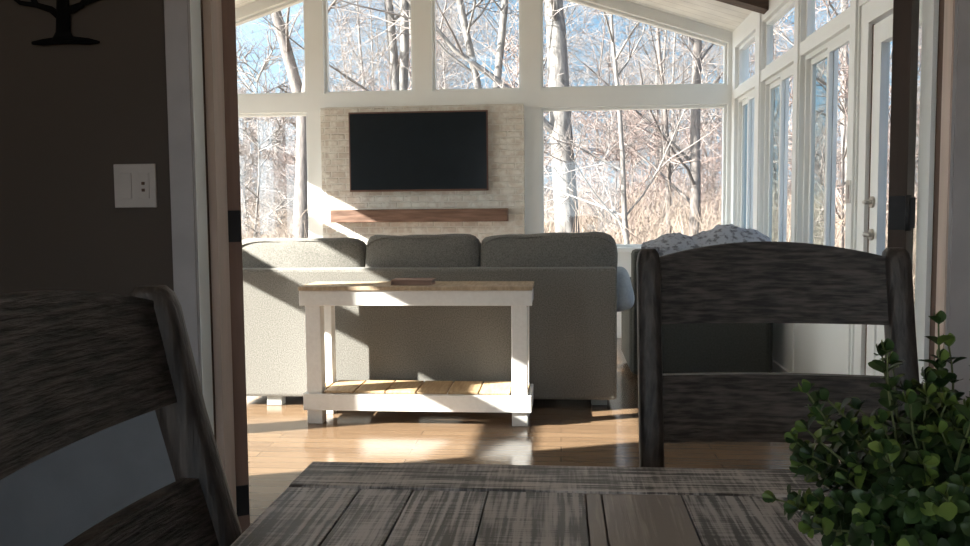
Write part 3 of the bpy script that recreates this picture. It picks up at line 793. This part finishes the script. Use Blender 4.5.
class TB:
    def __init__(s): s.v = []; s.f = []
    def tube(s, pts, rads, sides):
        base = len(s.v); prev = None
        for i, p in enumerate(pts):
            d = (pts[min(i + 1, len(pts) - 1)] - pts[max(i - 1, 0)]).normalized()
            u = prev if prev is not None else d.orthogonal()
            u = (u - d * u.dot(d)).normalized(); prev = u; w_ = d.cross(u)
            for k in range(sides):
                a = 2 * PI * k / sides; s.v.append(p + (u * math.cos(a) + w_ * math.sin(a)) * rads[i])
        for i in range(len(pts) - 1):
            for k in range(sides):
                a = base + i * sides; k2 = (k + 1) % sides
                s.f.append((a + k, a + k2, a + sides + k2, a + sides + k))
    def build(s, name, m, parent=None):
        me = bpy.data.meshes.new(name); me.from_pydata([tuple(v) for v in s.v], [], s.f); me.materials.append(m)
        me.polygons.foreach_set('use_smooth', [True] * len(me.polygons))
        o = bpy.data.objects.new(name, me); C.objects.link(o)
        if parent is not None: o.parent = parent
        return o
def path(p, d, L, n_, wob, up=0.):
    pts = [p.copy()]
    for k in range(n_):
        d = (d + Vector((random.uniform(-wob, wob), random.uniform(-wob, wob), random.uniform(-wob, wob) + up))).normalized()
        p = p + d * (L / n_); pts.append(p.copy())
    return pts, d
def grow(tr, tw, p, d, L, r, lvl, kids, wob=.18):
    n_ = (9, 6, 4, 3, 2)[lvl] if lvl < 5 else 2
    pts, dd = path(p, d, L, n_, wob if lvl else wob * .35, .03)
    rads = [r * (1 - .8 * k / n_) for k in range(n_ + 1)]
    (tr if lvl < 2 else tw).tube(pts, rads, (10, 6, 4, 3, 3)[lvl])
    if lvl >= len(kids): return
    for c in range(kids[lvl]):
        u = random.uniform(.12 if lvl else START, 1) * n_; i = min(int(u), n_ - 1); q = pts[i].lerp(pts[i + 1], u - i)
        ax = (pts[i + 1] - pts[i]).normalized()
        o_ = Matrix.Rotation(random.uniform(0, 2 * PI), 3, ax) @ ax.orthogonal().normalized()
        nd = (ax * random.uniform(.35, 1.) + o_ + Vector((0, 0, .15))).normalized()
        rr = max(rads[i] * (.32 if lvl == 0 else .5), (.02, .014, .0085, .006)[lvl] * TW)
        grow(tr, tw, q, nd, L * (random.uniform(.2, .36) if lvl == 0 else random.uniform(.35, .6)), rr, lvl + 1, kids)
START = .15; TW = 1.
def tree(name, label, loc, H, r, kids, bark, twig, lean=(0, 0), start=.15, fork=None, group=None, seed=0, tw=1., cat='tree'):
    global START, TW
    START = start; TW = tw; random.seed(seed)
    t = thing(name, label, cat, loc, 0, group)
    tr, tt = TB(), TB()
    d = Vector((lean[0], lean[1], 1)).normalized()
    if fork:
        hz, dirs = fork
        pts, dd = path(Vector((0, 0, -.3)), d, hz + .3, 7, .06); tr.tube(pts, [r * (1.15 - .35 * k / 7) for k in range(8)], 10)
        for a in dirs: grow(tr, tt, pts[-1] - Vector((0, 0, .15)), Vector((a[0], a[1], 1)).normalized(), H - hz, r * .68, 0, kids)
    else: grow(tr, tt, Vector((0, 0, -.3)), d, H, r, 0, kids)
    tr.build('trunk', bark, t); tt.build('twigs', twig, t)
    return t
def px(x, y):            # lateral position of a trunk seen beside a known mullion
    return (x - 560.5) / F * y
def place(x, y): return (px(x, y), y, ground_z(px(x, y), y))
# the individual trees nearest the windows
tree('tree', 'thick pale trunk standing right of the central brick, in both right gable panes', place(570, 17), 17, .27, (16, 6, 5, 4), M['bark'], M['twig'], (.01, 0), .2, seed=1)
tree('tree', 'dark straight trunk near the right corner of the gable', place(688, 21), 18, .15, (18, 6, 5, 3), M['bark2'], M['twig2'], (0, 0), .12, seed=2)
tree('tree', 'thin dark trunk just left of the straight corner trunk', place(667, 24), 15, .085, (18, 6, 5, 3), M['bark2'], M['twig'], (.02, 0), .15, seed=3)
tree('tree', 'slender crooked pale tree in the lower right gable window', place(631, 15), 9, .055, (18, 6, 5, 3), M['bark'], M['twig'], (-.02, 0), .15, seed=4)
tree('tree', 'forked tree seen in the far left gable panes', place(294, 18), 15, .20, (10, 6, 5, 3), M['bark2'], M['twig'], (0, 0), .12, (4.1, ((-.22, 0), (.17, 0))), seed=5)
tree('tree', 'double trunk above the left half of the television', place(392, 19), 17, .19, (12, 6, 5, 4), M['bark'], M['twig'], (.03, 0), .2, (2.2, ((-.05, 0), (.06, .05))), seed=6)
tree('tree', 'pale slim trunk beside the centre mullion above the television', place(440, 20), 16, .13, (14, 6, 5, 4), M['bark'], M['twig'], (0, 0), .15, seed=7)
tree('tree', 'forked pale trunk above the right half of the television', place(489, 18), 16, .13, (12, 6, 5, 4), M['bark'], M['twig'], (0, 0), .1, (3.2, ((-.12, 0), (.10, 0))), seed=8)
# background woodland: prototypes then copies
protos = []
for k in range(3): protos.append(tree('tree', 'bare grey tree in the wood behind the gable windows', (0, 0, 0), 16, .14, (22, 6, 5, 4), M['bark' if k != 1 else 'bark2'], M['twig'], (.02, .01), .12, group='bare trees in the wood', seed=30 + k, tw=1.15))
for k in range(4): protos.append(tree('sapling', 'thin bare sapling in the wood behind the gable windows', (0, 0, 0), 5.5, .04, (22, 8, 5), M['bark2' if k % 2 else 'bark'], M['twig2' if k % 2 else 'twig'], (.03, 0), .06, group='bare saplings in the wood', seed=50 + k, tw=1.05))
used = set()
def scatter(idx, n_, ylo, yhi, seed, smin=.8, smax=1.25, fx=None):
    random.seed(seed)
    for q in range(n_):
        p = protos[random.choice(idx)]
        y = ylo + (yhi - ylo) * random.random() ** .8; x = random.uniform(fx[0] * y, fx[1] * y) if fx else random.uniform(-.50 * y - 1, .46 * y + 3)
        if p.name not in used: used.add(p.name); r_ = p
        else:
            r_ = p.copy(); C.objects.link(r_)
            for ch in p.children:
                c = ch.copy(); C.objects.link(c); c.parent = r_
        s = random.uniform(smin, smax)
        r_.matrix_basis = Matrix.Translation((x, y, ground_z(x, y))) @ Matrix.Rotation(random.uniform(0, 2 * PI), 4, 'Z') @ Matrix.Diagonal((s, s, s * random.uniform(.9, 1.15), 1))
scatter((0, 1, 2), 44, 34, 95, 5)
scatter((3, 4, 5, 6), 64, 22, 75, 6)
scatter((3, 4, 5, 6), 22, 19, 45, 16, fx=(-.42, -.22))
scatter((0, 3, 4, 5, 6), 26, 12, 55, 17, fx=(.30, .62))
# tangled underbrush nobody could count
tt = TB(); random.seed(9)
for q in range(14000):
    y = 15 + 60 * random.random() ** 1.2; x = random.uniform(-.52 * y - 1, .48 * y + 4)
    h = random.uniform(.5, 2.1) * (1 + y / 70); p = Vector((x, y, ground_z(x, y)))
    d = Vector((random.uniform(-1., 1.), random.uniform(-.8, .8), 1)).normalized()
    pts, _ = path(p, d, h, 3, .5); r = random.uniform(.004, .009) * (1 + y / 30)
    tt.tube(pts, [r, r * .8, r * .6, r * .3], 3)
    for s in range(3):
        i = random.choice((1, 2)); q2, _ = path(pts[i], (d + Vector((random.uniform(-1, 1), random.uniform(-1, 1), .3))).normalized(), h * .4, 2, .3)
        tt.tube(q2, [r * .6, r * .45, r * .2], 3)
tag(tt.build('underbrush', M['brush']), 'dry tan underbrush filling the wood floor', 'brush', kind='stuff')
